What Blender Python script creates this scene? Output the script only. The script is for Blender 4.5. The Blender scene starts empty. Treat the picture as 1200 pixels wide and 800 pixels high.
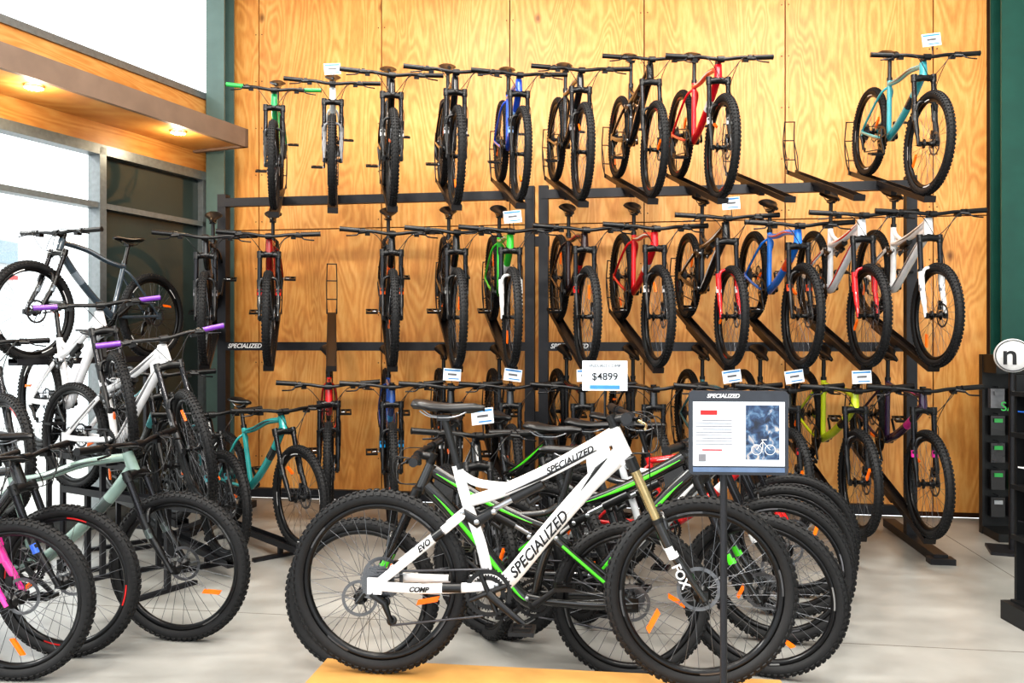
import bpy, math, random
from mathutils import Vector, Matrix
random.seed(4)
S = bpy.context.scene
try:
    S.view_settings.view_transform = 'Standard'
    S.view_settings.look = 'Medium High Contrast'
except Exception: pass
YAW = math.radians(8.34)
R = 0.35

# ------------------------------------------------------------ materials
def lin(c):
    o=[]
    for v in c[:3]:
        v/=255.0
        o.append(v/12.92 if v<=0.04045 else ((v+0.055)/1.055)**2.4)
    return (o[0],o[1],o[2],1)
_m={}
def mat(name, c, rough=0.5, metal=0.0, var=0.12, scale=30, coat=0.0, emit=0.0, bump=0.0):
    if name in _m: return _m[name]
    m=bpy.data.materials.new(name); m.use_nodes=True
    nt=m.node_tree; b=nt.nodes['Principled BSDF']
    tc=nt.nodes.new('ShaderNodeTexCoord'); n=nt.nodes.new('ShaderNodeTexNoise')
    n.inputs['Scale'].default_value=scale; n.inputs['Detail'].default_value=4
    nt.links.new(tc.outputs['Object'],n.inputs['Vector'])
    r=nt.nodes.new('ShaderNodeValToRGB')
    L=lin(c)
    r.color_ramp.elements[0].position=0.3; r.color_ramp.elements[1].position=0.7
    r.color_ramp.elements[0].color=(L[0]*(1-var),L[1]*(1-var),L[2]*(1-var),1)
    r.color_ramp.elements[1].color=(min(1,L[0]*(1+var)),min(1,L[1]*(1+var)),min(1,L[2]*(1+var)),1)
    nt.links.new(n.outputs['Fac'],r.inputs['Fac'])
    nt.links.new(r.outputs['Color'],b.inputs['Base Color'])
    b.inputs['Roughness'].default_value=rough; b.inputs['Metallic'].default_value=metal
    if coat: b.inputs['Coat Weight'].default_value=coat
    if emit:
        b.inputs['Emission Color'].default_value=L; b.inputs['Emission Strength'].default_value=emit
    if bump:
        bp=nt.nodes.new('ShaderNodeBump'); bp.inputs['Strength'].default_value=bump
        nt.links.new(n.outputs['Fac'],bp.inputs['Height']); nt.links.new(bp.outputs['Normal'],b.inputs['Normal'])
    _m[name]=m; return m

BLACK=mat('black_satin',(15,15,17),0.35,0.0)
RUBBER=mat('tyre_rubber',(18,18,20),0.7,0,0.2,60)
STEEL=mat('brushed_steel',(170,172,176),0.28,1.0)
SPOKE=mat('spoke_steel',(120,122,126),0.3,0.9)
RIM=mat('rim_black',(17,17,19),0.3,0.3)
ORANGE=mat('reflector_orange',(255,110,10),0.3,0,0.1,30,0,0.25)
WHITE=mat('white_plastic',(235,235,235),0.4)
GREYD=mat('grey_decal',(90,90,94),0.4)
DARKD=mat('dark_decal',(32,32,35),0.4)
REDD=mat('red_decal',(190,30,30),0.4)
RACK=mat('rack_powdercoat',(38,38,42),0.45,0.3)
TRAY=mat('tray_powdercoat',(36,33,34),0.4,0.3)
GOLD=mat('stanchion_gold',(176,158,118),0.2,0.8)
STAN=mat('stanchion_black',(45,45,48),0.15,0.6)
PAPER=mat('card_paper',(225,232,240),0.6,0,0.03)
CARDBLUE=mat('card_blue',(60,130,190),0.5)
INK=mat('ink_black',(15,15,18),0.5)
def paint(c,nm=None): return mat(nm or 'paint_%d_%d_%d'%tuple(c),c,0.25,0.0,0.06,20,0.6)

def plywood(name,vert=True,dark=1.0):
    m=bpy.data.materials.new(name); m.use_nodes=True
    nt=m.node_tree; N=nt.nodes; L=nt.links; b=N['Principled BSDF']
    tc=N.new('ShaderNodeTexCoord'); oi=N.new('ShaderNodeObjectInfo')
    mul=N.new('ShaderNodeVectorMath'); mul.operation='MULTIPLY_ADD'
    comb=N.new('ShaderNodeCombineXYZ')
    mm=N.new('ShaderNodeMath'); mm.operation='MULTIPLY'; mm.inputs[1].default_value=37.0
    L.new(oi.outputs['Random'],mm.inputs[0])
    for i in range(3): L.new(mm.outputs[0],comb.inputs[i])
    L.new(tc.outputs['Object'],mul.inputs[0])
    mul.inputs[1].default_value=(1,1,0.2) if vert else (0.16,0.16,1)
    L.new(comb.outputs[0],mul.inputs[2])
    w=N.new('ShaderNodeTexNoise'); w.inputs['Scale'].default_value=2.6; w.inputs['Detail'].default_value=2.0; w.inputs['Distortion'].default_value=0.8
    L.new(mul.outputs[0],w.inputs['Vector'])
    k=N.new('ShaderNodeMath'); k.operation='MULTIPLY'; k.inputs[1].default_value=110.0
    L.new(w.outputs['Fac'],k.inputs[0])
    s=N.new('ShaderNodeMath'); s.operation='SINE'; L.new(k.outputs[0],s.inputs[0])
    mr=N.new('ShaderNodeMapRange'); mr.inputs['From Min'].default_value=-1; L.new(s.outputs[0],mr.inputs['Value'])
    fine=N.new('ShaderNodeTexNoise'); fine.inputs['Scale'].default_value=55; fine.inputs['Detail'].default_value=6
    L.new(mul.outputs[0],fine.inputs['Vector'])
    big=N.new('ShaderNodeTexNoise'); big.inputs['Scale'].default_value=1.5; big.inputs['Detail'].default_value=3; L.new(tc.outputs['Object'],big.inputs['Vector'])
    a=N.new('ShaderNodeMix'); a.data_type='FLOAT'; a.inputs[0].default_value=0.66
    L.new(mr.outputs[0],a.inputs[2]); L.new(fine.outputs['Fac'],a.inputs[3])
    a2=N.new('ShaderNodeMix'); a2.data_type='FLOAT'; a2.inputs[0].default_value=0.5
    L.new(a.outputs[0],a2.inputs[2]); L.new(big.outputs['Fac'],a2.inputs[3])
    r=N.new('ShaderNodeValToRGB'); e=r.color_ramp.elements
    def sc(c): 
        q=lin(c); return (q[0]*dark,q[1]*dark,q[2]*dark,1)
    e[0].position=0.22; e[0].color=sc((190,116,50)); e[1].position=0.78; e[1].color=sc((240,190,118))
    x=r.color_ramp.elements.new(0.5); x.color=sc((222,157,84))
    L.new(a2.outputs[0],r.inputs['Fac'])
    v=N.new('ShaderNodeTexVoronoi'); v.inputs['Scale'].default_value=1.7
    mp=N.new('ShaderNodeVectorMath'); mp.operation='MULTIPLY_ADD'; mp.inputs[1].default_value=(1.2,1,0.8)
    L.new(tc.outputs['Object'],mp.inputs[0]); L.new(comb.outputs[0],mp.inputs[2]); L.new(mp.outputs[0],v.inputs['Vector'])
    kr=N.new('ShaderNodeValToRGB'); kr.color_ramp.elements[0].position=0.02; kr.color_ramp.elements[0].color=(0.35,0.3,0.25,1)
    kr.color_ramp.elements[1].position=0.08; kr.color_ramp.elements[1].color=(1,1,1,1)
    L.new(v.outputs['Distance'],kr.inputs['Fac'])
    mx=N.new('ShaderNodeMix'); mx.data_type='RGBA'; mx.blend_type='MULTIPLY'; mx.inputs[0].default_value=1
    L.new(r.outputs['Color'],mx.inputs[6]); L.new(kr.outputs['Color'],mx.inputs[7])
    L.new(mx.outputs[2],b.inputs['Base Color'])
    b.inputs['Roughness'].default_value=0.42
    _m[name]=m
    return m
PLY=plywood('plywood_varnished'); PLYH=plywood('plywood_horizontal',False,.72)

# ------------------------------------------------------------ mesh builder
class MB:
    def __init__(s): s.V=[];s.F=[];s.M=[];s.Sm=[]
    def add(s,vs,fs,m=0,sm=True):
        o=len(s.V); s.V+= [tuple(v) for v in vs]
        for f in fs: s.F.append([i+o for i in f]); s.M.append(m); s.Sm.append(sm)
    def tube(s,pts,rad,m=0,seg=10,cap=True,ref=None):
        P=[Vector(p) for p in pts]; n=len(P)
        if not isinstance(rad,(list,)): rad=[rad]*n
        t0=(P[1]-P[0]).normalized()
        if ref is None: ref=Vector((0,1,0)) if abs(t0.y)<0.9 else Vector((0,0,1))
        vs=[];fs=[]; b=Vector(ref)
        for i in range(n):
            t=(P[min(i+1,n-1)]-P[max(i-1,0)]).normalized()
            b=(b-t*b.dot(t)).normalized(); nn=t.cross(b)
            r=rad[i]; ra,rb=(r if isinstance(r,tuple) else (r,r))
            for k in range(seg):
                a=2*math.pi*k/seg
                vs.append(P[i]+nn*(ra*math.cos(a))+b*(rb*math.sin(a)))
        for i in range(n-1):
            for k in range(seg):
                k2=(k+1)%seg
                fs.append([i*seg+k,i*seg+k2,(i+1)*seg+k2,(i+1)*seg+k])
        s.add(vs,fs,m)
        if cap:
            s.add(vs[:seg],[list(range(seg))[::-1]],m,False)
            s.add(vs[-seg:],[list(range(seg))],m,False)
    def lathe(s,prof,c=(0,0,0),seg=48,m=0,closed=True,a0=0,a1=2*math.pi,sm=True):
        full=abs(a1-a0-2*math.pi)<1e-6
        n=len(prof); vs=[];fs=[]; cnt=seg if full else seg+1
        for i in range(cnt):
            a=a0+(a1-a0)*i/seg
            for (r,y) in prof: vs.append((c[0]+r*math.cos(a),c[1]+y,c[2]+r*math.sin(a)))
        for i in range(seg):
            j=(i+1)%cnt
            for k in range(n if closed else n-1):
                k2=(k+1)%n
                fs.append([i*n+k,i*n+k2,j*n+k2,j*n+k])
        s.add(vs,fs,m,sm)
    def bx(s,c,a,b,d,m=0):
        c=Vector(c);a=Vector(a);b=Vector(b);d=Vector(d)
        vs=[c+a*i+b*j+d*k for i in(-1,1) for j in(-1,1) for k in(-1,1)]
        s.add(vs,[[0,1,3,2],[4,6,7,5],[0,4,5,1],[2,3,7,6],[0,2,6,4],[1,5,7,3]],m,False)
    def box(s,c,sz,m=0): s.bx(c,(sz[0]/2,0,0),(0,sz[1]/2,0),(0,0,sz[2]/2),m)
    def ell(s,c,r,m=0,u=14,v=8,a0=-math.pi/2,a1=math.pi/2):
        vs=[];fs=[]
        for j in range(v+1):
            t=a0+(a1-a0)*j/v
            for i in range(u):
                p=2*math.pi*i/u
                vs.append((c[0]+r[0]*math.cos(t)*math.cos(p),c[1]+r[1]*math.cos(t)*math.sin(p),c[2]+r[2]*math.sin(t)))
        for j in range(v):
            for i in range(u):
                i2=(i+1)%u
                fs.append([j*u+i,j*u+i2,(j+1)*u+i2,(j+1)*u+i])
        s.add(vs,fs,m)
    def mesh(s,name,mats):
        me=bpy.data.meshes.new(name)
        me.from_pydata(s.V,[],s.F)
        for m in mats: me.materials.append(m)
        me.polygons.foreach_set('material_index',s.M)
        me.polygons.foreach_set('use_smooth',s.Sm)
        me.update(); return me
def crv(pts,n=6):
    P=[Vector(p) for p in pts]; out=[]
    for i in range(len(P)-1):
        p0=P[max(i-1,0)];p1=P[i];p2=P[i+1];p3=P[min(i+2,len(P)-1)]
        for k in range(n):
            t=k/n
            out.append(0.5*((2*p1)+(-p0+p2)*t+(2*p0-5*p1+4*p2-p3)*t*t+(-p0+3*p1-3*p2+p3)*t**3))
    out.append(P[-1]); return out
def obj(name,me,parent=None,mw=None):
    o=bpy.data.objects.new(name,me); S.collection.objects.link(o)
    if parent: o.parent=parent
    if mw is not None: o.matrix_local=mw
    return o
def empty(name,mw=None):
    o=bpy.data.objects.new(name,None); S.collection.objects.link(o); o.empty_display_size=0.1
    if mw is not None: o.matrix_world=mw
    return o
def text(body,size,mw,parent,m,name='lettering',ext=0.0005,align='CENTER',shear=0.0,bold=0.0):
    c=bpy.data.curves.new(name,'FONT'); c.body=body; c.size=size; c.extrude=ext; c.align_x=align; c.align_y='CENTER'; c.shear=shear; c.offset=bold
    c.materials.append(m)
    o=bpy.data.objects.new(name,c); S.collection.objects.link(o); o.parent=parent; o.matrix_local=mw
    return o
RX90=Matrix.Rotation(math.pi/2,4,'X')

# ------------------------------------------------------------ wheels
def wheel_mesh(rear=False):
    b=MB(); mi=0.027; ma=R-mi
    b.lathe([(ma+mi*math.cos(a*math.pi/5),mi*math.sin(a*math.pi/5)) for a in range(10)],seg=64,m=0)
    K=76
    for k in range(K):
        for row,ph in enumerate((-1.05,-0.35,0.35,1.05)):
            a=2*math.pi*(k+(0.5 if row in(0,3) else 0))/K
            er=Vector((math.cos(a),0,math.sin(a))); et=Vector((-math.sin(a),0,math.cos(a))); ey=Vector((0,1,0))
            n=er*math.cos(ph)+ey*math.sin(ph); c=n.cross(et)
            p=er*ma+n*(mi+0.001)
            b.bx(p,et*0.0075,n*0.0035,c*0.0055,0)
    b.lathe([(R-.050,-.014),(R-.050,.014),(R-.062,.014),(R-.072,.006),(R-.072,-.006),(R-.062,-.014)],seg=64,m=1)
    for k in range(4):
        a=k*math.pi/2+0.2
        for sgn in(-1,1):
            b.lathe([(R-.053,sgn*.0148),(R-.060,sgn*.0148)],seg=8,m=4,closed=False,a0=a,a1=a+0.33,sm=False)
    for k in range(32):
        sgn=1 if k%2 else -1
        a=2*math.pi*k/32; da=0.75 if (k//2)%2 else -0.75
        p0=(0.028*math.cos(a+da),sgn*.03,0.028*math.sin(a+da)); p1=((R-.071)*math.cos(a),sgn*.003,(R-.071)*math.sin(a))
        b.tube([p0,p1],0.0013,2,3,False)
    b.lathe([(.0,-.055),(.012,-.055),(.012,-.034),(.032,-.032),(.032,-.028),(.016,-.024),(.014,0),(.016,.024),(.032,.028),(.032,.032),(.012,.034),(.012,.055),(0,.055)],seg=18,m=1,closed=False)
    b.lathe([(.082,.041),(.082,.043),(.068,.043),(.068,.041)],seg=32,m=2,sm=False)
    for k in range(6):
        a=k*math.pi/3
        b.tube([(.015*math.cos(a),.042,.015*math.sin(a)),(.07*math.cos(a+.5),.042,.07*math.sin(a+.5))],.003,2,4,False)
    if rear:
        for i,r in enumerate((.066,.059,.053,.047,.041,.036,.031,.026)):
            y=-.024-i*.0042
            b.lathe([(r,y),(r,y-.0018),(r-.014,y-.0018),(r-.014,y)],seg=28,m=2,sm=False)
            for q in range(22):
                a=2*math.pi*q/22+i*.1; er=Vector((math.cos(a),0,math.sin(a))); et=Vector((-math.sin(a),0,math.cos(a)))
                b.bx(er*(r+.002)+Vector((0,y-.0009,0)),er*.003,et*.003,Vector((0,.0009,0)),2)
    for a in ((2.2,) if rear else (3.9,)):
        er=Vector((math.cos(a),0,math.sin(a))); et=Vector((-math.sin(a),0,math.cos(a)))
        b.bx(er*(R*0.58)+Vector((0,-.012,0)),(er*.85+et*.5).normalized()*.042,et*.010,Vector((0,.006,0)),3)
    return b.mesh('rear_wheel' if rear else 'front_wheel',[RUBBER,RIM,SPOKE,ORANGE,WHITE])
WF=wheel_mesh(False); WR=wheel_mesh(True)

# ------------------------------------------------------------ frames
RA=(-.43,0,R)
def common_parts(b,seat_top,seat_dir,post_len):
    BB=Vector((0,0,.335))
    st=Vector(seat_top); sd=Vector(seat_dir).normalized(); sp=st+sd*post_len
    b.tube([st-sd*.05,sp],.0145,2,10)
    b.tube([st-sd*.012,st+sd*.012],.021,2,12)
    c=sp+Vector((0.01,0,.045))
    stn=[(-.135,.030,.012),(-.125,.058,.016),(-.09,.070,.014),(-.05,.066,.006),(0,.044,.0),(.05,.028,.0),(.10,.021,.002),(.135,.016,0),(.145,.006,-.004)]
    vs=[];fs=[];n=12
    for (x,w,z) in stn:
        th=.022 if abs(x)<.13 else .012
        for k in range(n):
            a=2*math.pi*k/n
            ca,sa=math.cos(a),math.sin(a)
            vs.append((c.x+x,c.y+w*ca,c.z+z+ (th*.55*sa if sa>0 else th*sa*1.25)-(.010*abs(ca)**3 if sa>=0 else 0)))
    for i in range(len(stn)-1):
        for k in range(n):
            k2=(k+1)%n; fs.append([i*n+k,i*n+k2,(i+1)*n+k2,(i+1)*n+k])
    b.add(vs,fs,2); b.add(vs[:n],[list(range(n))[::-1]],2); b.add(vs[-n:],[list(range(n))],2)
    for s in(-1,1):
        b.tube(crv([c+Vector((-.10,s*.03,-.015)),c+Vector((-.06,s*.022,-.038)),c+Vector((.03,s*.022,-.038)),c+Vector((.09,s*.008,-.012))],4),.0035,3,6)
    b.box(sp+Vector((0,0,.003)),(.05,.05,.022),2)
    b.lathe([(0,-.04),(.024,-.04),(.026,-.036),(.026,.036),(.024,.04),(0,.04)],(0,0,.335),18,2,False)
    for rr,y in ((.088,-.052),(.062,-.045)):
        b.lathe([(rr,y),(rr,y-.003),(rr-.016,y-.003),(rr-.016,y)],(0,0,.335),40,2,True,sm=False)
        for k in range(36):
            a=2*math.pi*k/36; er=Vector((math.cos(a),0,math.sin(a))); et=Vector((-math.sin(a),0,math.cos(a)))
            b.bx(BB+er*(rr+.002)+Vector((0,y-.0015,0)),er*.003,et*.003,Vector((0,.001,0)),2)
    for k in range(4):
        a=k*math.pi/2+.4
        b.tube([BB+Vector((0,-.052,0)),BB+Vector((.076*math.cos(a),-.052,.076*math.sin(a)))],.010,2,6)
    ca=math.radians(-38)
    for s,ang in((-1,ca),(1,ca+math.pi)):
        e=BB+Vector((.172*math.cos(ang),s*.072,.172*math.sin(ang)))
        b.tube([BB+Vector((0,s*.058,0)),BB+Vector((.05*math.cos(ang),s*.066,.05*math.sin(ang))),e],[(.018,.010),(.015,.008),(.012,.008)],2,8)
        pc=e+Vector((0,s*.06,0))
        b.tube([e,pc],.006,3,6)
        for dx in(-.04,.04): b.box(pc+Vector((dx,0,0)),(.012,.09,.016),2)
        for dy in(-.04,0,.04): b.box(pc+Vector((0,dy,0)),(.085,.012,.014),2)
    rA=Vector(RA)
    b.tube([BB+Vector((0,-.053,.088)),rA+Vector((0,-.04,.047))],(.0045),4,5)
    pul=rA+Vector((.035,-.045,-.065)); pul2=rA+Vector((.06,-.045,-.135))
    b.tube([BB+Vector((-.02,-.053,-.086)),pul2+Vector((0,0,-.018))],.0045,4,5)
    b.tube([rA+Vector((.0,-.055,0)),rA+Vector((-.01,-.06,-.035)),pul+Vector((0,-.015,0)),pul2+Vector((0,-.012,0))],[.012,.016,.014,.008],2,8)
    for q in(pul,pul2): b.lathe([(.02,-.003),(.02,.003),(.004,.003),(.004,-.003)],q,14,2)
    b.box(rA+Vector((.07,.045,.05)),(.05,.02,.035),2)
CHAIN=mat('chain_steel',(80,80,84),.4,.8)
def stripe(b,path,rr,lo,hi,w=.007,m=1,dz=0.0):
    """painted graphic line running along both flanks of a tube"""
    for s in(-1,1):
        P=[path[i]+Vector((0,s*(rr[i][1]-.0015),dz)) for i in range(lo,hi)]
        n=len(P)
        b.tube(P,[(max(.0015,w*math.sin(math.pi*(i+.4)/(n-.2))),.0028) for i in range(n)],m,6,True)
def hardtail_mesh():
    b=MB()
    hb=Vector((.500,0,.785)); ht=Vector((.463,0,.880)); st=Vector((-.126,0,.765)); BB=Vector((0,0,.335)); rA=Vector(RA)
    b.tube([hb,ht],[.028,.025],0,14)
    dt=crv([hb+Vector((-.012,0,.02)),(.37,0,.655),(.17,0,.46),BB],5)
    b.tube(dt,[(.029,.026)]*len(dt),0,14)
    seg=[dt[i]for i in range(5,8)]; b.tube(seg,[(.0298,.0268)]*len(seg),1,14)
    tt=crv([ht+Vector((.006,0,-.022)),(.25,0,.825),(.05,0,.76),(-.118,0,.73)],5)
    b.tube(tt,[.020]*len(tt),0,12)
    stripe(b,tt,[(.020,.020)]*len(tt),2,14,.008)
    b.tube([BB,st],.0185,0,12)
    for s in(-1,1):
        p=crv([(-.115,s*.012,.705),(-.165,s*.045,.65),(-.33,s*.062,.46),(-.425,s*.062,R+.01)],5)
        b.tube(p,[.0095]*len(p),0,8)
        p=crv([(-.02,s*.03,.335),(-.1,s*.05,.335),(-.25,s*.06,.34),(-.425,s*.062,R)],5)
        b.tube(p,[(.013,.009)]*len(p),0,8)
        b.box((-.43,s*.064,R),(.045,.008,.05),0)
    common_parts(b,st,(-.284,0,.959),.15)
    return b.mesh('hardtail_frame',[WHITE,WHITE,BLACK,STEEL,CHAIN])
def fs_mesh():
    b=MB()
    hb=Vector((.513,0,.822)); ht=Vector((.458,0,.948)); st=Vector((-.125,0,.795)); BB=Vector((0,0,.335))
    b.tube([hb,ht],[.031,.028],0,16)
    dt=crv([(.488,0,.85),(.39,0,.755),(.23,0,.57),(.07,0,.375),(0,0,.335)],6)
    n=len(dt); rr=[(.036-.004*math.sin(i/n*3.14),.028) for i in range(n)]
    b.tube(dt,rr,0,16)
    stripe(b,dt,rr,3,22,.011)
    tt=crv([(.462,0,.922),(.36,0,.862),(.2,0,.775),(.03,0,.70),(-.075,0,.665)],6)
    n=len(tt); rr=[(.031-.010*i/n,.024) for i in range(n)]
    b.tube(tt,rr,0,14)
    stripe(b,tt,rr,2,20,.009)
    b.tube(crv([(-.122,0,.775),(-.05,0,.735),(.07,0,.722)],5),(.016),0,10)
    b.tube(crv([(-.128,0,.80),(-.09,0,.66),(-.035,0,.5),(.0,0,.335)],5),[.021]*16,0,12)
    b.add([(.44,-.012,.90),(.46,-.012,.83),(.37,-.012,.76),(.36,-.012,.845),(.44,.012,.90),(.46,.012,.83),(.37,.012,.76),(.36,.012,.845)],
          [[0,1,2,3],[7,6,5,4],[2,6,7,3]],0,False)
    for s in(-1,1):
        p=crv([(.03,s*.032,.362),(-.08,s*.052,.352),(-.26,s*.066,.345),(-.43,s*.066,R)],5)
        b.tube(p,[(.019,.010)]*len(p),0,10)
        p=crv([(-.43,s*.066,R),(-.3,s*.062,.455),(-.16,s*.05,.57),(-.095,s*.04,.625)],5)
        b.tube(p,[(.017,.010)]*len(p),0,10)
        b.tube([q+Vector((0,s*.009,0)) for q in p[3:13]],[(.007,.0025)]*10,1,6)
        b.box((-.43,s*.068,R),(.055,.010,.06),0)
        b.tube([(-.10,s*.042,.63),(-.045,s*.042,.595),(.02,s*.036,.635)],[(.017,.006),(.024,.006),(.014,.006)],2,8)
        for q in((-.10,.63),(-.045,.595),(.02,.635),(.03,.362)):
            b.lathe([(0,s*.050),(.010,s*.050),(.011,s*.044),(.011,s*.03)],(q[0],0,q[1]),12,3,False)
    b.tube([(.015,0,.637),(.11,0,.69)],.012,3,10)
    b.tube([(.085,0,.676),(.2,0,.738)],.023,2,14)
    b.tube([(.13,.0,.70),(.15,-.0,.66),(.19,0,.69)],.013,2,8)
    common_parts(b,st,(-.27,0,.963),.19)
    return b.mesh('suspension_frame',[WHITE,WHITE,BLACK,STEEL,CHAIN])

def fork_mesh(fa,offs,ang,a2c,htl,rise=.03,tall=.0):
    b=MB()
    up=Vector((-math.cos(ang),0,math.sin(ang))); fw=Vector((math.sin(ang),0,math.cos(ang)))
    A0=Vector(fa)-fw*offs; crown=A0+up*(a2c-.015); ht=A0+up*(a2c+htl)
    for s in(-1,1):
        y=Vector((0,s*.066,0))
        lo=Vector(fa)+y
        top=A0+up*(a2c*.58)+y
        b.tube(crv([lo-up*.012,A0+fw*.024+up*.09+y,A0+up*.2+y+fw*.004,top],4),[.012]*4+[.017]*4+[.020]*5,0,12)
        b.tube([top-up*.02,crown+y],.0165,3,12)
        b.tube([top-up*.01,top+up*.006],.022,2,12)
        b.tube([crown-up*.02+y,crown+up*.03+y],.021,2,12)
        b.box(Vector(fa)+Vector((0,s*.06,0)),(.03,.02,.035),2)
        b.tube([A0+up*.17+y+fw*.004,A0+up*.215+y+fw*.002],.0206,1,12)
    y0=A0+up*(a2c*.5)+fw*.018
    b.tube(crv([y0+Vector((0,-.066,0)),y0+Vector((.01,-.045,0))+up*.055,y0+Vector((.01,.045,0))+up*.055,y0+Vector((0,.066,0))],5),(.011),0,8,ref=Vector((0,0,1)))
    b.tube([crown+Vector((0,-.08,0)),crown+Vector((0,0,0))+up*.012,crown+Vector((0,.08,0))],[.019,.026,.019],2,10)
    b.tube([crown,ht+up*(.050+tall)],.0145,2,10)
    b.tube([ht,ht+up*.015],.021,2,12)
    sc=ht+up*(.030+tall)
    bar=sc+Vector((.062,0,.010))
    b.tube([sc-up*.02,sc+up*.02],.020,2,12)
    b.tube([sc,bar],[.019,.017],2,10)
    b.tube([bar+Vector((0,-.024,0)),bar+Vector((0,.024,0))],.022,2,12)
    pts=[(-.04,-.36,rise+.006),(-.028,-.24,rise),(-.012,-.14,rise*.95),(0,-.06,0.004),(0,0,0),(0,.06,0.004),(-.012,.14,rise*.95),(-.028,.24,rise),(-.04,.36,rise+.006)]
    b.tube(crv([bar+Vector(p) for p in pts],4),.0125,2,8)
    for s in(-1,1):
        g0=bar+Vector((-.028,s*.235,rise)); g1=bar+Vector((-.041,s*.365,rise+.006))
        b.tube([g0,g1],.0175,4,10); b.tube([g1,g1+(g1-g0).normalized()*.005],.019,2,10)
        b.tube([g0+(g0-g1).normalized()*.006,g0],.02,2,10)
        cl=bar+Vector((-.02,s*.205,rise))
        b.tube([cl+Vector((0,-.012,0)),cl+Vector((0,.012,0))],.019,2,8)
        b.tube([cl+Vector((.01,s*-.02,-.006)),cl+Vector((.03,s*.03,-.008))],.011,2,8)
        b.tube(crv([cl+Vector((.03,s*.03,-.008)),cl+Vector((.055,s*.05,-.022)),cl+Vector((.045,s*.12,-.03))],4),.005,3,6)
        b.box(cl+Vector((.0,s*-.03,-.02)),(.04,.035,.022),2)
        b.tube(crv([cl+Vector((.03,s*-.03,-.004)),cl+Vector((.12,s*-.09,-.01)),bar+Vector((.10,s*.02,-.12)),ht+Vector((.05,s*-.02,-.10)),crown+Vector((-.0,s*-.035,-.02))],5),.0026,2,5)
    b.tube(crv([bar+Vector((0,.18,rise)),bar+Vector((.09,.10,-.02)),bar+Vector((.08,.055,-.18)),A0+up*.35+Vector((.02,.085,0)),A0+up*.12+Vector((0,.08,0))],5),.0026,2,5)
    b.box(Vector(fa)+Vector((-.06,.05,.055)),(.03,.025,.06),2)
    me=b.mesh('fork_and_handlebar',[BLACK,WHITE,BLACK,STAN,BLACK])
    return me,A0,up,bar
GEO={}
HT=hardtail_mesh(); FS=fs_mesh()
fm,A0,up,bar=fork_mesh((.72,0,R),.042,math.radians(68.5),.485,.10,.014)
GEO['ht']=dict(frame=HT,fork=fm,A0=A0,up=up,bar=bar,fa=Vector((.72,0,R)))
fm,A0,up,bar=fork_mesh((.78,0,R),.044,math.radians(66.5),.545,.13,.012)
GEO['fs']=dict(frame=FS,fork=fm,A0=A0,up=up,bar=bar,fa=Vector((.78,0,R)))

def price_tag_mesh(w,h):
    b=MB()
    b.box((0,0,0),(.003,w,h),0)
    b.box((.0022,0,h*.36),(.001,w*.9,h*.13),1)
    b.box((.0022,0,h*.02),(.001,w*.5,h*.16),2)
    b.box((.0022,w*.1,-h*.33),(.001,w*.6,h*.09),1)
    b.tube([(-.004,0,-h*.5),(-.004,0,-h*.5-.06)],.003,3,6)
    return b.mesh('price_tag',[PAPER,CARDBLUE,GREYD,BLACK])
TAG=price_tag_mesh(.125,.085)

def slots(o,ms):
    for i,m in enumerate(ms):
        if m is not None:
            o.material_slots[i].link='OBJECT'; o.material_slots[i].material=m

def bike(front,head,pitch=0,steer=0,kind='ht',col=(30,30,30),acc=(200,200,200),grip=None,lower=None,stan=None,decal=None,tag=False,sc=1.0,tagrot=0,lean=0):
    g=GEO[kind]; th=math.atan2(head[1],head[0])
    M=Matrix.Translation(Vector(front))@Matrix.Rotation(th,4,'Z')@Matrix.Rotation(pitch,4,'Y')@Matrix.Rotation(lean,4,'X')@Matrix.Scale(sc,4)@Matrix.Translation(-g['fa'])
    e=empty('mountain_bike',M)
    P=paint(col); A=paint(acc)
    f=obj('frame',g['frame'],e,Matrix.Identity(4)); slots(f,[P,A,None,None])
    st=Matrix.Translation(g['A0'])@Matrix.Rotation(steer,4,g['up'])@Matrix.Translation(-g['A0'])
    k=obj('fork_and_handlebar',g['fork'],e,st)
    slots(k,[paint(lower) if lower else None,A,None,stan,paint(grip) if grip else None])
    w=obj('front_wheel',WF,e,st@Matrix.Translation(g['fa'])@Matrix.Rotation(random.uniform(0,6),4,'Y'))
    w2=obj('rear_wheel',WR,e,Matrix.Translation(RA)@Matrix.Rotation(random.uniform(0,6),4,'Y'))
    d=paint(decal) if decal else random.choice([DARKD,GREYD,DARKD,DARKD,REDD,WHITE])
    slots(w,[None,None,None,None,d]); slots(w2,[None,None,None,None,d])
    if tag:
        obj('price_tag',TAG,e,st@Matrix.Translation(g['bar']+Vector((.03,0,.11)))@Matrix.Rotation(-pitch,4,'Y')@Matrix.Rotation(tagrot,4,'Z')@Matrix.Rotation(random.uniform(-.15,.15),4,'X'))
    return e,M

# ------------------------------------------------------------ room
def quadobj(name,vs,m):
    me=bpy.data.meshes.new(name); me.from_pydata(vs,[],[list(range(len(vs)))]); me.materials.append(m); return obj(name,me)
CONC=mat('polished_concrete',(156,155,151),0.3,0,0.2,2.2,0,0,0)
WY=7.5; CX=-3.9
def lw(s,n,z): return (CX-.235*s+.972*n, WY-.972*s-.235*n, z)
near=11.5
p0=lw(near,0,0)
fl=MB()
fl.add([(p0[0],p0[1],0),(6.2,p0[1],0),(6.2,WY,0),(CX,WY,0),(CX,WY,-.1),(6.2,WY,-.1),(6.2,p0[1],-.1),(p0[0],p0[1],-.1)],
       [[0,1,2,3],[4,5,6,7],[0,3,4,7],[1,6,5,2]],0,False)
for y in(1.0,4.3): fl.box((0,y,.0004),(12,.006,.0008),1)
for x in(-1.4,2.4): fl.box((x,2.5,.0004),(.006,10,.0008),1)
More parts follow.
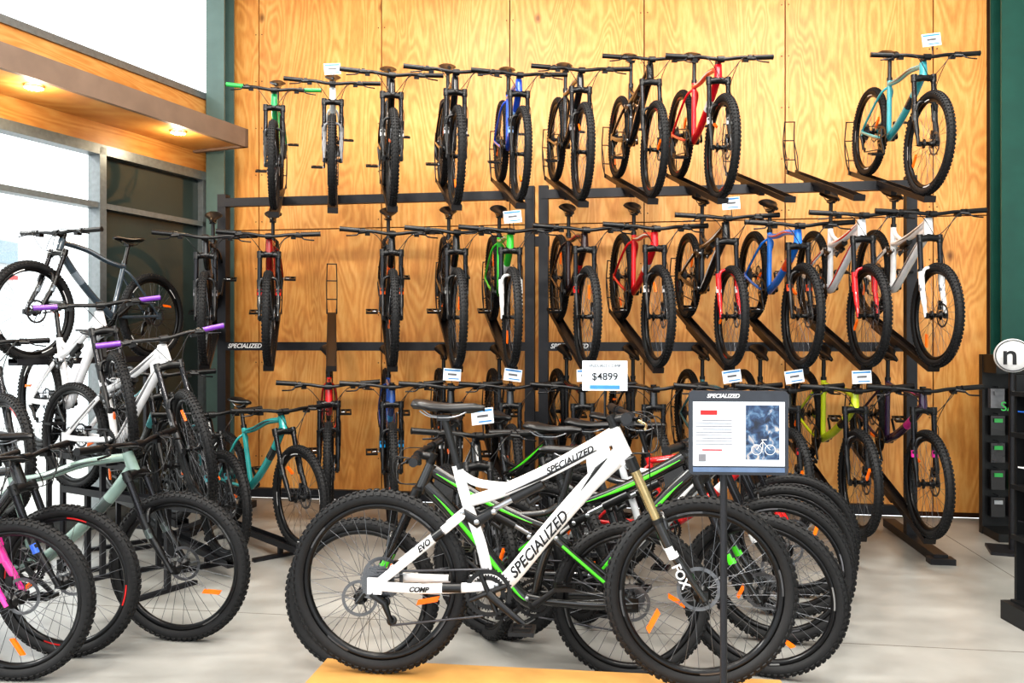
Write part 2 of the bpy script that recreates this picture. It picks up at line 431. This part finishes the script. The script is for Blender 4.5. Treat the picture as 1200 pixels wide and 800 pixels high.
obj('floor',fl.mesh('floor',[CONC,mat('joint_dark',(110,105,98),.8)]))
CEILM=mat('ceiling_white',(225,225,222),0.8,0,0.03)
cl=MB(); cl.add([(p0[0],p0[1],5.4),(CX,WY,5.4),(6.2,WY,5.4),(6.2,p0[1],5.4)],[[0,1,2,3]],0,False)
obj('ceiling',cl.mesh('ceiling',[CEILM]))
quadobj('pavement_outside',[(-30,-12,-.12),(-3,-12,-.12),(-3,14,-.12),(-30,14,-.12)],mat('pavement',(205,203,198),0.9,0,0.1,3))
bo=MB(); bo.box((-17,10,1.9),(6,14,3.8),0); bo.box((-13.95,10,2.95),(.12,14,.10),1); bo.box((-13.95,10,3.5),(.12,14,.5),2)
for y in(5,8,11,14): bo.box((-13.97,y,1.2),(.1,1.6,2.0),3)
obj('building_across_street',bo.mesh('building',[mat('render_pale',(205,208,206),.9),paint((190,50,45)),mat('fascia_pale',(150,165,172),.8),mat('shop_window_pale',(90,105,110),.3)]))
wb=empty('wall_back')
b=MB(); b.box(((CX+6.2)/2,WY+.07,2.7),(6.2-CX,.1,5.4),0); obj('backing',b.mesh('backing',[mat('seam_dark',(60,34,14),.9)]),wb)
xs=[CX+.02]+[0.1+1.22*k for k in range(-3,3)]+[2.97]
for i in range(len(xs)-1):
    for (z0,z1) in((0.04,2.57),(2.57,4.98),(4.98,5.4)):
        a=xs[i]+.005; c=xs[i+1]-.005
        bb=MB(); bb.box((0,0,0),(c-a,.018,z1-z0-.010),0)
        o=obj('plywood_panel',bb.mesh('plywood_panel',[PLY]),wb,Matrix.Translation(((a+c)/2,WY+.008,(z0+z1)/2)))
b=MB()
for x in xs[1:-1]:
    for z in [0.4+0.45*k for k in range(11)]:
        for d in(-.03,.03): b.lathe([(0,-.001),(.006,-.001),(.006,.001)],(x+d,WY-.002,z),8,0,False)
obj('screw_heads',b.mesh('screw_heads',[mat('screw',(90,60,30),.5)]),wb)
b=MB(); b.box((4.6,WY,2.7),(3.2,.05,5.4),0); obj('wall_back_painted',b.mesh('wall_back_painted',[mat('wall_paint',(190,195,190),.8,0,.03)]))
b=MB(); b.box((6.2,(p0[1]+WY)/2,2.7),(.1,WY-p0[1],5.4),0); obj('wall_right',b.mesh('wall_right',[mat('wall_paint',(205,205,200),.8)]))
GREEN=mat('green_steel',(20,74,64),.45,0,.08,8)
GREENL=mat('green_steel_lightened',(84,106,102),.45,0,.08,8)  # column green made lighter in the colour to offset the shade it stands in
def ibeam(name,x,y,w,d,h,m):
    b=MB()
    b.box((x,y-d/2+.008,h/2),(w,.016,h),0); b.box((x,y+d/2-.008,h/2),(w,.016,h),0); b.box((x,y,h/2),(.014,d-.03,h),0)
    b.box((x,y,.01),(w+.08,d+.08,.02),0)
    return obj(name,b.mesh(name,[m]))
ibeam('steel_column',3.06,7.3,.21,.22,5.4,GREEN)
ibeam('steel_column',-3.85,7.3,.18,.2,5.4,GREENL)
ALU=mat('window_frame_aluminium',(118,124,126),.4,.5)
wl=MB()
def lb(b,s0,s1,n0,n1,z0,z1,m=0):
    c=Vector(lw((s0+s1)/2,(n0+n1)/2,(z0+z1)/2))
    b.bx(c,Vector((-.235,-.972,0))*((s1-s0)/2),Vector((.972,-.235,0))*((n1-n0)/2),Vector((0,0,(z1-z0)/2)),m)
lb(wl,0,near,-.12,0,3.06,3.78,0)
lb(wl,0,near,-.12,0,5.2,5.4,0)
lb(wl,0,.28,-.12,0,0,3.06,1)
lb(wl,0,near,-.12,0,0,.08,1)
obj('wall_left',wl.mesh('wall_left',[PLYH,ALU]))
tr=MB()
for s in (1.45,3.3,5.2,7.1,9.0,10.9): lb(tr,s-.032,s+.032,-.1,.03,.08,3.06)
lb(tr,.28,near,-.09,.02,2.57,2.615); lb(tr,.28,near,-.09,.03,.06,.14); lb(tr,.28,near,-.09,.03,3.0,3.08)
lb(tr,.28,.33,-.09,.02,.1,3.06)
for s in (.02,2.9,5.8,8.7): lb(tr,s,s+.06,-.09,.0,3.78,5.2)
lb(tr,0,near,-.09,.02,3.76,3.82)
obj('trim_window_frames',tr.mesh('trim_window_frames',[ALU]))
gm=bpy.data.materials.new('clear_glass'); gm.use_nodes=True
nt=gm.node_tree; nt.nodes.clear()
o_=nt.nodes.new('ShaderNodeOutputMaterial'); t_=nt.nodes.new('ShaderNodeBsdfTransparent'); g_=nt.nodes.new('ShaderNodeBsdfGlossy'); x_=nt.nodes.new('ShaderNodeMixShader')
g_.inputs['Roughness'].default_value=.02; x_.inputs[0].default_value=.07
t_.inputs[0].default_value=(.93,.96,.95,1)
nt.links.new(t_.outputs[0],x_.inputs[1]); nt.links.new(g_.outputs[0],x_.inputs[2]); nt.links.new(x_.outputs[0],o_.inputs[0])
for i,(s0,s1) in enumerate(((1.5,3.25),(3.35,5.15),(5.25,7.05),(7.15,8.95),(9.05,10.85))):
    quadobj('window_%d'%(i+1),[lw(s0,-.04,.12),lw(s1,-.04,.12),lw(s1,-.04,3.02),lw(s0,-.04,3.02)],gm)
quadobj('window_6',[lw(0.05,-.04,3.8),lw(near,-.04,3.8),lw(near,-.04,5.2),lw(.05,-.04,5.2)],gm)
dm=mat('tinted_glass_panel',(50,60,58),.06,0,.15,1.5); 
wd=MB(); lb(wd,.32,1.41,-.06,-.04,.12,3.02); obj('window_7',wd.mesh('window_7',[dm]))
cn=MB()
lb(cn,.42,near,.005,.56,3.27,3.38,0)
lb(cn,.40,near,.56,.60,3.235,3.40,1)
lb(cn,.40,.44,.005,.60,3.235,3.40,1)
lb(cn,.44,near,.005,.56,3.255,3.27,0)
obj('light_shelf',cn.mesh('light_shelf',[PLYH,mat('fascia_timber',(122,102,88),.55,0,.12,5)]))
LAMP=mat('lamp_glow',(255,240,205),.5,0,0,5,0,14)
for s in(1.03,2.35,4.0,5.8):
    c=lw(s,.4,3.235)
    e=empty('downlight',Matrix.Translation(c))
    b=MB(); b.lathe([(.05,0),(.062,0),(.062,.012),(.05,.012)],(0,0,0),24,0)
    obj('bezel',b.mesh('bezel',[WHITE]),e,Matrix.Rotation(math.pi/2,4,'X'))
    b=MB(); b.lathe([(0,0),(.05,0)],(0,0,0),24,0,False); obj('lamp_face',b.mesh('lamp_face',[LAMP]),e,Matrix.Translation((0,0,-.004))@Matrix.Rotation(math.pi/2,4,'X'))
    ld=bpy.data.lights.new('downlight_lamp','POINT'); ld.energy=9; ld.color=(1,.82,.58); ld.shadow_soft_size=.04
    lo=bpy.data.objects.new('lamp',ld); S.collection.objects.link(lo); lo.parent=e; lo.location=(0,0,-.09)

# ------------------------------------------------------------ wall rack
rack=empty('bike_wall_rack')
b=MB(); RY=6.56
for x in(-3.43,-.815,-.705,2.06):
    b.box((x,RY,1.37),(.075,.08,2.74)); b.box((x,RY-.05,.03),(.09,1.15,.06)); b.box((x,RY-.62,.02),(.16,.10,.04))
for z in(2.67,1.46,.24):
    b.box((-2.12,RY-.02,z),(2.66,.05,.07)); b.box((.68,RY-.02,z),(2.8,.05,.07))
    b.box((-2.12,RY+.02,z-.012),(2.66,.1,.02)); b.box((.68,RY+.02,z-.012),(2.8,.1,.02))
for x in(-.76,):
    b.box((x,RY,2.3),(.2,.03,.08)); b.box((x,RY,.9),(.2,.03,.08))
obj('uprights_and_rails',b.mesh('uprights_and_rails',[RACK]),rack)
for x in(-3.22,-.5):
    text('SPECIALIZED',.052,Matrix.Translation((x,RY-.048,1.462))@RX90,rack,WHITE,shear=.3,bold=.001)
def tray_mesh():
    b=MB(); x0,x1=-.66,.86
    b.box(((x0+x1)/2,0,-.008),(x1-x0,.07,.006))
    for s in(-1,1): b.box(((x0+x1)/2,s*.036,.008),(x1-x0,.004,.036))
    b.box((-.0,0,-.03),(.5,.04,.04))
    b.box((x1,0,.012),(.004,.07,.04))
    for s in(-1,1):
        b.tube(crv([(-.60,s*.04,0),(-.72,s*.045,.10),(-.80,s*.045,.25),(-.82,s*.04,.40)],4),.005,0,6)
        b.tube([(-.60,s*.045,0),(-.66,s*.045,.12),(-.80,s*.045,.25)],.004,0,6)
    for x,z in((-.82,.40),(-.80,.25),(-.72,.10)): b.tube([(x,-.045,z),(x,.045,z)],.005,0,6)
    return b.mesh('bike_tray',[TRAY])
TR=tray_mesh()
FY=5.72
def psi(x):
    if x<0.1: return math.radians(14+ (0.1-x)*2.9)
    return math.radians(14-(x-.1)*5.2)
def slotM(x,z,pitch,fa):
    p=psi(x); h=(math.sin(p),-math.cos(p))
    return Matrix.Translation((x,FY,z))@Matrix.Rotation(math.atan2(h[1],h[0]),4,'Z')@Matrix.Rotation(pitch,4,'Y')@Matrix.Translation(-fa)
PI_=math.radians(18)
def wall_bike(x,z,**k):
    p=psi(x)
    if k.get('kind')=='fs' and 'sc' not in k: k['sc']=.97
    bike((x,FY,z),(math.sin(p),-math.cos(p)),PI_,k.pop('steer',0)+random.uniform(-.03,.03),**k)
    obj('bike_tray',TR,rack,slotM(x,z,PI_,GEO[k.get('kind','ht')]['fa']))
def empty_tray(x,z): obj('bike_tray',TR,rack,slotM(x,z,PI_,GEO['ht']['fa']))
K=(20,20,22)
top=2.81
wall_bike(-2.60,top-.02,col=(40,160,95),acc=K,grip=(50,170,80),sc=.92)
wall_bike(-2.15,top,col=(215,220,222),acc=(60,60,60),lower=(120,120,122),sc=.93,tag=True)
wall_bike(-1.705,top,col=K,acc=(225,225,225))
wall_bike(-1.237,top,col=(28,28,32),acc=(190,195,200))
wall_bike(-.779,top,col=(40,88,200),acc=(150,190,240),sc=.93)
wall_bike(-.345,top,col=(26,26,30),acc=(150,150,155),sc=.95)
wall_bike(.143,top,col=(20,20,22),acc=(70,70,75),kind='fs',sc=.92)
wall_bike(.593,top,col=(222,26,44),acc=(235,235,235))
empty_tray(1.03,top); empty_tray(1.47,top)
wall_bike(1.906,top-.02,col=(60,158,168),acc=(40,50,56),tag=True,sc=.95)
mid=1.67
wall_bike(-3.14,mid,col=K,acc=(120,120,125))
wall_bike(-2.64,mid,col=(150,26,26),acc=(215,40,35),lower=(30,30,30))
empty_tray(-2.16,mid)
wall_bike(-1.705,mid,col=K,acc=(235,95,30))
wall_bike(-1.23,mid,col=(24,24,26),acc=(120,120,120))
wall_bike(-.84,mid,col=(60,190,60),acc=(235,235,235),tag=True,lower=(225,225,225))
wall_bike(-.315,mid,col=(44,22,24),acc=(215,30,30))
wall_bike(.166,mid,col=(222,24,38),acc=(240,240,240),tag=False)
wall_bike(.654,mid,col=(24,24,26),acc=(235,235,235),kind='fs',decal=(200,30,30),lower=(210,30,36),tag=True)
wall_bike(1.115,mid,col=(30,125,225),acc=(235,80,40))
wall_bike(1.535,mid,col=(246,246,248),acc=(215,30,40),kind='fs',lower=(200,30,36))
wall_bike(1.953,mid,col=(248,248,250),acc=(120,120,124),kind='fs',lower=(240,240,240))
low=.57
wall_bike(-2.18,low,col=(215,30,36),acc=K)
wall_bike(-1.705,low,col=(24,70,140),acc=(40,160,225),tag=False)
wall_bike(-1.27,low,col=K,acc=(190,190,190),tag=True)
wall_bike(-.84,low,col=(50,52,56),acc=(160,160,165),tag=True)
wall_bike(-.33,low,col=K,acc=(190,30,30),tag=True)
wall_bike(.16,low,col=(32,32,34),acc=(200,200,200))
wall_bike(.65,low,col=(60,120,130),acc=K,tag=True)
wall_bike(1.05,low,col=K,acc=(190,40,40),tag=True)
wall_bike(1.48,low,col=(200,215,40),acc=K,tag=True)
wall_bike(1.906,low,col=(50,28,60),acc=(215,50,150))

# ------------------------------------------------------------ floor bikes (plan coordinates measured from the viewpoint)
cy_,sy_=math.cos(YAW),math.sin(YAW)
def W(x,y): return (x*cy_-y*sy_, x*sy_+y*cy_)
def fbike(x,y,hx,hy,base=0,stand=False,feet=.4,**k):
    wx,wy=W(x,y); h=Vector(W(hx,hy)).normalized(); s=k.get('sc',1.0)
    e,M=bike((wx,wy,base+R*s),(h.x,h.y),0,**k)
    if stand:
        se=empty('bike_display_stand',Matrix.Translation((wx,wy,base))@Matrix.Rotation(math.atan2(h.y,h.x),4,'Z')@Matrix.Translation((-.72*s,0,0)))
        b=MB(); b.box((.14,0,-.012),(1.42,.075,.016)); 
        for q in(-1,1): b.box((.14,q*.04,.005),(1.42,.004,.04))
        for x_ in(-.35,.45):
            b.box((x_,0,-base/2-.01),(.03,.03,base-.02)); b.box((x_,0,-base+.012),(.04,feet,.024))
        obj('tray_and_legs',b.mesh('tray_and_legs',[RACK]),se)
    return e,M
# hero bike on bench
PH=.262
rear=Vector(W(-.56,3.10)); frt=Vector(W(.675,2.95)); hd=(frt-rear).normalized()
hero,HM=bike((frt.x,frt.y,PH+R*.975),(hd.x,hd.y),0,steer=math.radians(4),kind='fs',col=(242,242,244),acc=(242,242,244),lower=(24,24,26),stan=GOLD,decal=(60,60,62),sc=.975)
def dec(body,size,x,z,ang,y,m=INK,**k):
    return text(body,size,Matrix.Translation((x,y,z))@Matrix.Rotation(-math.radians(ang),4,'Y')@RX90,hero,m,shear=.35,bold=.0012,**k)
dec('SPECIALIZED',.034,.30,.828,27.5,-.0262)
dec('SPECIALIZED',.054,.185,.512,49.5,-.0305)
dec('EVO',.03,-.24,.507,41,-.0755)
dec('COMP',.026,-.26,.345,1,-.0785)
b=MB()
for s in(-1,1): b.tube([(-.17,s*.066,.353),(-.10,s*.062,.354)],(.0192),0,10)
for s in(-1,1): b.tube([(-.205,s*.064,.536),(-.17,s*.0615,.562)],(.0182),0,10)
for s in(-1,1):
    b.tube([(.40,s*.0265,.868),(.20,s*.0245,.762),(.06,s*.023,.70)],[(.002,.0015),(.005,.0015),(.001,.0015)],0,6)
    b.tube([(.44,s*.029,.84),(.40,s*.029,.80),(.34,s*.029,.715)],[(.002,.0015),(.008,.0015),(.001,.0015)],0,6)
obj('frame_graphics',b.mesh('frame_graphics',[BLACK]),hero)
text('FOX',.045,Matrix.Translation((.70,-.089,.43))@Matrix.Rotation(-math.radians(-64),4,'Y')@RX90,hero,WHITE,bold=.001)
card=Matrix.Translation(GEO['fs']['bar']+Vector((-.090,-.03,.155)))
pc=MB(); pc.box((0,0,0),(.165,.004,.11),0); pc.box((0,-.003,-.042),(.11,.002,.014),1); pc.tube([(0,.004,-.05),(0,.004,-.15)],.004,2,6)
obj('price_card',pc.mesh('price_card',[PAPER,CARDBLUE,BLACK]),hero,card)
text('$4899',.038,card@Matrix.Translation((0,-.0035,-.004))@RX90,hero,INK,bold=.0003)
text('ENDURO COMP',.016,card@Matrix.Translation((0,-.0035,.036))@RX90,hero,INK)
BW=mat('bench_wood',(196,148,86),.4,0,.12,6)
mid_=(rear+frt)/2
be=empty('wooden_display_bench',Matrix.Translation((mid_.x,mid_.y,0))@Matrix.Rotation(math.atan2(hd.y,hd.x),4,'Z'))
b=MB(); b.box((.06,-.085,PH-.022),(1.72,.39,.04)); b.box((.06,-.085,PH-.075),(1.6,.32,.06))
for x in(-.70,.82):
    for y in(-.22,.05): b.box((x,y,(PH-.04)/2),(.06,.06,PH-.04))
obj('bench_top_and_legs',b.mesh('bench',[BW]),be)

GR=(80,215,40)
fbike(-.68,3.74,-1,.06,kind='fs',col=(16,16,16),acc=GR,lower=(18,18,18),decal=(60,60,60))
hx,hy=.93,-.37
fbike(1.12,3.70,hx,hy,kind='fs',col=(18,18,20),acc=GR,sc=1.05,decal=(120,120,120),lower=(18,18,18),steer=-.1)
fbike(1.33,4.12,hx,hy,kind='fs',col=(40,42,46),acc=(200,200,200),sc=1.03,lower=(18,18,18),steer=.1)
fbike(1.50,4.50,hx,hy,kind='fs',col=(200,204,208),acc=(190,30,34),sc=1.03,tag=True,tagrot=-1.2)
fbike(1.66,4.86,hx,hy,kind='ht',col=(200,30,34),acc=(230,230,230),sc=1.03,lower=(220,30,30))
fbike(-.12,4.2,.25,-.97,kind='fs',col=(18,18,20),acc=(160,160,165),steer=.15,tag=True)
fbike(.35,4.45,.45,-.9,kind='fs',col=(18,18,20),acc=GR,steer=-.1)
# left group
fbike(-1.67,4.14,.995,-.10,kind='ht',col=(128,150,142),acc=(70,80,78),sc=1.07,decal=(60,60,60),steer=-.06)
fbike(-2.12,3.93,.99,-.08,kind='ht',col=(22,22,24),acc=(60,110,220),sc=1.03,steer=0)
fbike(-2.20,3.66,.99,-.05,kind='ht',col=(210,215,215),acc=(235,60,160),sc=1.02,lower=(235,60,160))
fbike(-1.43,5.55,.68,-.73,base=.10,stand=True,kind='ht',col=(50,160,158),acc=(30,40,42),sc=1.0)
fbike(-1.84,5.28,.68,-.73,base=.10,stand=True,kind='ht',col=(22,24,26),acc=(60,150,160))
fbike(-2.15,5.25,.68,-.73,base=.36,stand=True,kind='ht',col=(22,24,26),acc=(70,160,165))
fbike(-1.83,4.80,.86,-.51,base=.53,stand=True,kind='fs',col=(246,246,248),acc=(110,110,112),grip=(120,60,170),steer=-.45)
fbike(-2.38,5.05,.78,-.63,base=.74,stand=True,kind='fs',col=(246,246,248),acc=(220,220,225),grip=(120,60,170),steer=-.3)
fbike(-2.90,4.72,.80,-.60,base=.50,stand=True,kind='fs',col=(236,236,238),acc=(60,60,60))
fbike(-3.26,5.60,-.33,-1.0,base=1.36,stand=True,feet=.26,kind='ht',col=(60,72,82),acc=(120,130,140),sc=.98)

# ------------------------------------------------------------ info sign stand
sx,sy=W(.655,2.52)
sg=empty('information_sign_stand',Matrix.Translation((sx,sy,0))@Matrix.Rotation(YAW-.06,4,'Z'))
DK=mat('sign_frame_grey',(44,48,56),.4)
b=MB()
def rrect(b,cx,cz,w,h,r,y0,y1,m):
    pts=[]
    for (qx,qz,a) in((1,1,0),(-1,1,90),(-1,-1,180),(1,-1,270)):
        for k in range(5):
            t=math.radians(a+k*22.5); pts.append((cx+qx*(w/2-r)+r*math.cos(t),cz+qz*(h/2-r)+r*math.sin(t)))
    n=len(pts); vs=[(p[0],y0,p[1]) for p in pts]+[(p[0],y1,p[1]) for p in pts]
    b.add(vs,[list(range(n))[::-1],list(range(n,2*n))]+[[i,(i+1)%n,n+(i+1)%n,n+i] for i in range(n)],m,False)
ZC=1.222
rrect(b,.035,ZC,.298,.256,.014,-.008,.006,0)
b.tube([(-.005,.018,.02),(-.005,.018,ZC)],.011,1,12)
b.box((-.005,.012,ZC-.1),(.05,.02,.05),1)
obj('panel_and_pole',b.mesh('sign_panel',[DK,RACK]),sg)
b=MB(); b.lathe([(0,0),(.14,0),(.14,.012),(.03,.02),(0,.02)],(0,0,0),40,0,False); obj('base_plate',b.mesh('base_plate',[RACK]),sg,Matrix.Translation((-.005,.018,0))@RX90)
pm=bpy.data.materials.new('poster_picture'); pm.use_nodes=True; nt=pm.node_tree; bs=nt.nodes['Principled BSDF']
tc=nt.nodes.new('ShaderNodeTexCoord'); nn=nt.nodes.new('ShaderNodeTexNoise'); nn.inputs['Scale'].default_value=30; nn.inputs['Detail'].default_value=8; nn.inputs['Distortion'].default_value=1.0
nt.links.new(tc.outputs['Object'],nn.inputs['Vector']); rr=nt.nodes.new('ShaderNodeValToRGB')
for i,(p,c) in enumerate(((.36,(14,22,40)),(.48,(34,58,92)),(.56,(80,110,140)),(.66,(190,175,165)))):
    e=rr.color_ramp.elements[i] if i<2 else rr.color_ramp.elements.new(p)
    e.position=p; e.color=lin(c)
nt.links.new(nn.outputs['Fac'],rr.inputs['Fac']); nt.links.new(rr.outputs['Color'],bs.inputs['Base Color']); bs.inputs['Roughness'].default_value=.3
b=MB()
b.box((.035,-.0095,ZC-.003),(.275,.002,.195),0)
b.box((.106,-.011,ZC+.002),(.100,.002,.165),1)
b.box((.035,-.010,ZC-.112),(.275,.003,.014),4)
b.box((-.055,-.0115,ZC+.062),(.05,.002,.014),2)
for i in range(9): b.box((-.040+(.0 if i%3 else .01),-.0115,ZC+.038-i*.009),(.09+(.02 if i%3 else 0),.001,.0022),3)
b.box((-.045,-.0115,ZC-.052),(.06,.001,.004),2)
b.box((-.075,-.0115,ZC-.076),(.022,.001,.022),3)
obj('poster',b.mesh('poster',[PAPER,pm,REDD,mat('ink_grey',(120,120,125),.6),mat('strip_blue',(90,110,140),.5)]),sg)
b=MB()
for cx in(.088,.128): b.lathe([(.016,-.0135),(.0145,-.0135)],(cx,0,ZC-.050),20,0,False)
for p in(((.088,-.05),(.106,-.025)),((.106,-.025),(.128,-.05)),((.106,-.05),(.106,-.02)),((.102,-.02),(.118,-.02))): b.tube([(p[0][0],-.0135,ZC+p[0][1]),(p[1][0],-.0135,ZC+p[1][1])],.001,0,5)
obj('poster_bike_drawing',b.mesh('poster_bike',[WHITE]),sg)
text('SPECIALIZED',.017,Matrix.Translation((-.012,-.0095,ZC+.112))@RX90,sg,WHITE,shear=.3,bold=.0004)

# ------------------------------------------------------------ right side displays
dk=mat('display_black',(20,22,24),.5)
hs=empty('accessory_wall_display',Matrix.Translation((3.13,6.85,0)))
b=MB()
b.box((0,.1,.70),(.85,.04,1.4),0); b.box((0,-.05,.03),(.85,.35,.06),0); b.box((0,-.03,1.33),(.85,.3,.14),0)
for s in(-1,1): b.box((s*.42,.09,.7),(.02,.06,1.4),0)
obj('slat_panel',b.mesh('slat_panel',[dk]),hs)
cols=[(40,150,70),(110,110,115),(40,40,44),(26,60,44),(150,155,160),(28,28,32)]
b=MB()
for r in range(5):
    for c in range(6):
        z=.22+r*.21; x=-.34+c*.135
        b.box((x,.03,z),(.10,.05+.02*random.random(),.15),random.choice([2,1,2,2,3,5,5]))
        b.box((x,-.01,z+.04),(.06,.01,.03),random.choice([4,0,1]))
        b.tube([(x,.08,z+.09),(x,-.02,z+.09)],.004,2,6)
obj('packaged_accessories',b.mesh('packaged_accessories',[paint(c) for c in cols]),hs)
text('WHEELS',.07,Matrix.Translation((-.2,-.185,1.33))@RX90,hs,WHITE)
text('SALE',.10,Matrix.Translation((-.24,-.06,1.0))@RX90,hs,paint((60,200,90)))
rx,ry=W(3.55,5.85)
rs=empty('round_sign',Matrix.Translation((rx,ry,0))@Matrix.Rotation(-.25,4,'Z'))
b=MB(); b.lathe([(0,-.02),(.115,-.02),(.12,0),(.115,.02),(0,.02)],(0,0,1.4),40,0,False); b.tube([(0,.03,0.02),(0,.03,1.4)],.02,1,10); b.box((0,.03,.01),(.3,.3,.02),1)
b.lathe([(.105,-.0225),(.112,-.0225)],(0,0,1.4),40,1,False)
obj('disc_and_post',b.mesh('disc_and_post',[WHITE,RACK]),rs)
text('n',.20,Matrix.Translation((-.02,-.025,1.4))@RX90,rs,INK,bold=.003)
gx,gy=W(2.70,4.0)
gd=empty('helmet_display_stand',Matrix.Translation((gx,gy,0))@Matrix.Rotation(YAW,4,'Z'))
b=MB()
b.box((.35,.0,.66),(.05,.9,1.32),0); b.box((.19,.44,.66),(.36,.02,1.32),0)
for z in(.10,.45,.72,1.0,1.22): b.box((.17,0,z),(.36,.9,.025),0)
b.box((.2,0,.05),(.5,.95,.1),0)
obj('shelves',b.mesh('shelves',[dk]),gd)
def helmet(x,y,z,c):
    b=MB()
    b.ell((0,0,0),(.14,.10,.12),0,20,8,-.15,math.pi/2)
    for a in(-.05,0,.05):
        for xx in(-.06,.01,.075):
            zz=.12*math.sqrt(max(0,1-(xx/.14)**2-(a/.10)**2))
            b.ell((xx,a,zz-.004),(.028,.011,.008),1,10,6)
    b.add([(.10,-.07,.03),(.20,-.05,.045),(.20,.05,.045),(.10,.07,.03),(.10,-.07,.04),(.20,-.05,.052),(.20,.05,.052),(.10,.07,.04)],[[0,1,2,3],[7,6,5,4],[0,4,5,1],[1,5,6,2],[2,6,7,3]],2,False)
    b.tube(crv([(.04,-.09,0),(.02,-.06,-.09),(.02,.06,-.09),(.04,.09,0)],5),.004,1,5)
    obj('bicycle_helmet',b.mesh('bicycle_helmet',[paint(c),BLACK,paint(c)]),gd,Matrix.Translation((x,y,z))@Matrix.Rotation(math.pi+.3,4,'Z'))
hc=[(235,235,235),(30,30,34),(120,60,170),(235,235,235),(30,30,34),(40,90,170)]
i=0
for z in(.55,.82,1.10):
    for y in(-.30,.16):
        helmet(.05,y,z,hc[i]); i+=1

# ------------------------------------------------------------ ceiling fill lights, added above the view to brighten the wall
for (x,y) in((-1.6,2.4),(1.6,2.4),(-1.6,5.0),(1.6,5.0),(0,-.6)):
    e=empty('added_ceiling_fill',Matrix.Translation((x,y,5.3)))
    b=MB(); b.box((0,0,0),(1.6,.35,.08),0); b.box((0,0,-.045),(1.5,.28,.01),1)
    obj('fill_fixture',b.mesh('fill_fixture',[WHITE,mat('fill_glow',(255,250,240),.5,0,0,5,0,3)]),e)
    ld=bpy.data.lights.new('ceiling_fill_lamp','AREA'); ld.shape='RECTANGLE'; ld.size=1.6; ld.size_y=.9; ld.energy=88; ld.color=(1,.96,.90)
    lo=bpy.data.objects.new('ceiling_fill_lamp',ld); S.collection.objects.link(lo); lo.parent=e; lo.location=(0,0,-.1)
# added fill floods, out of view, for frontal light on the wall bikes
for x in(-1.8,0.2,2.2):
    p=Vector((x,.6,4.9)); d=(Vector((x*.9-.4,7.0,1.7))-p).normalized()
    q=d.to_track_quat('-Z','Y').to_matrix().to_4x4()
    e=empty('added_fill_flood',Matrix.Translation(p))
    b=MB(); b.box((0,0,.0),(.34,.22,.10),0); b.box((0,0,-.052),(.30,.18,.005),1)
    obj('fill_flood_head',b.mesh('fill_flood_head',[BLACK,_m['fill_glow']]),e,q)
    b=MB(); b.tube([(0,0,.0),(0,0,.5)],.015,0,8); obj('fill_flood_stem',b.mesh('fill_flood_stem',[BLACK]),e)
    ld=bpy.data.lights.new('fill_flood_lamp','AREA'); ld.shape='RECTANGLE'; ld.size=.32; ld.size_y=.2; ld.energy=75; ld.color=(1,.93,.84)
    lo=bpy.data.objects.new('fill_flood_lamp',ld); S.collection.objects.link(lo); lo.parent=e; lo.matrix_local=q@Matrix.Translation((0,0,-.07))
w=bpy.data.worlds.new('daylight'); S.world=w; w.use_nodes=True
bg=w.node_tree.nodes['Background']
bg.inputs[0].default_value=(.92,.96,1,1); bg.inputs[1].default_value=2.4
sn=bpy.data.lights.new('sun','SUN'); sn.energy=3.0; sn.angle=math.radians(6); sn.color=(1,.97,.92)
so=bpy.data.objects.new('sun',sn); S.collection.objects.link(so)
so.rotation_euler=Vector((.80,.25,-.55)).to_track_quat('-Z','Y').to_euler()

cam=bpy.data.cameras.new('camera'); co=bpy.data.objects.new('camera',cam); S.collection.objects.link(co)
co.location=(0,0,1.5); co.rotation_euler=(math.pi/2,0,YAW)
cam.sensor_width=36; cam.lens=29.0; cam.clip_start=.05; cam.clip_end=200
S.camera=co
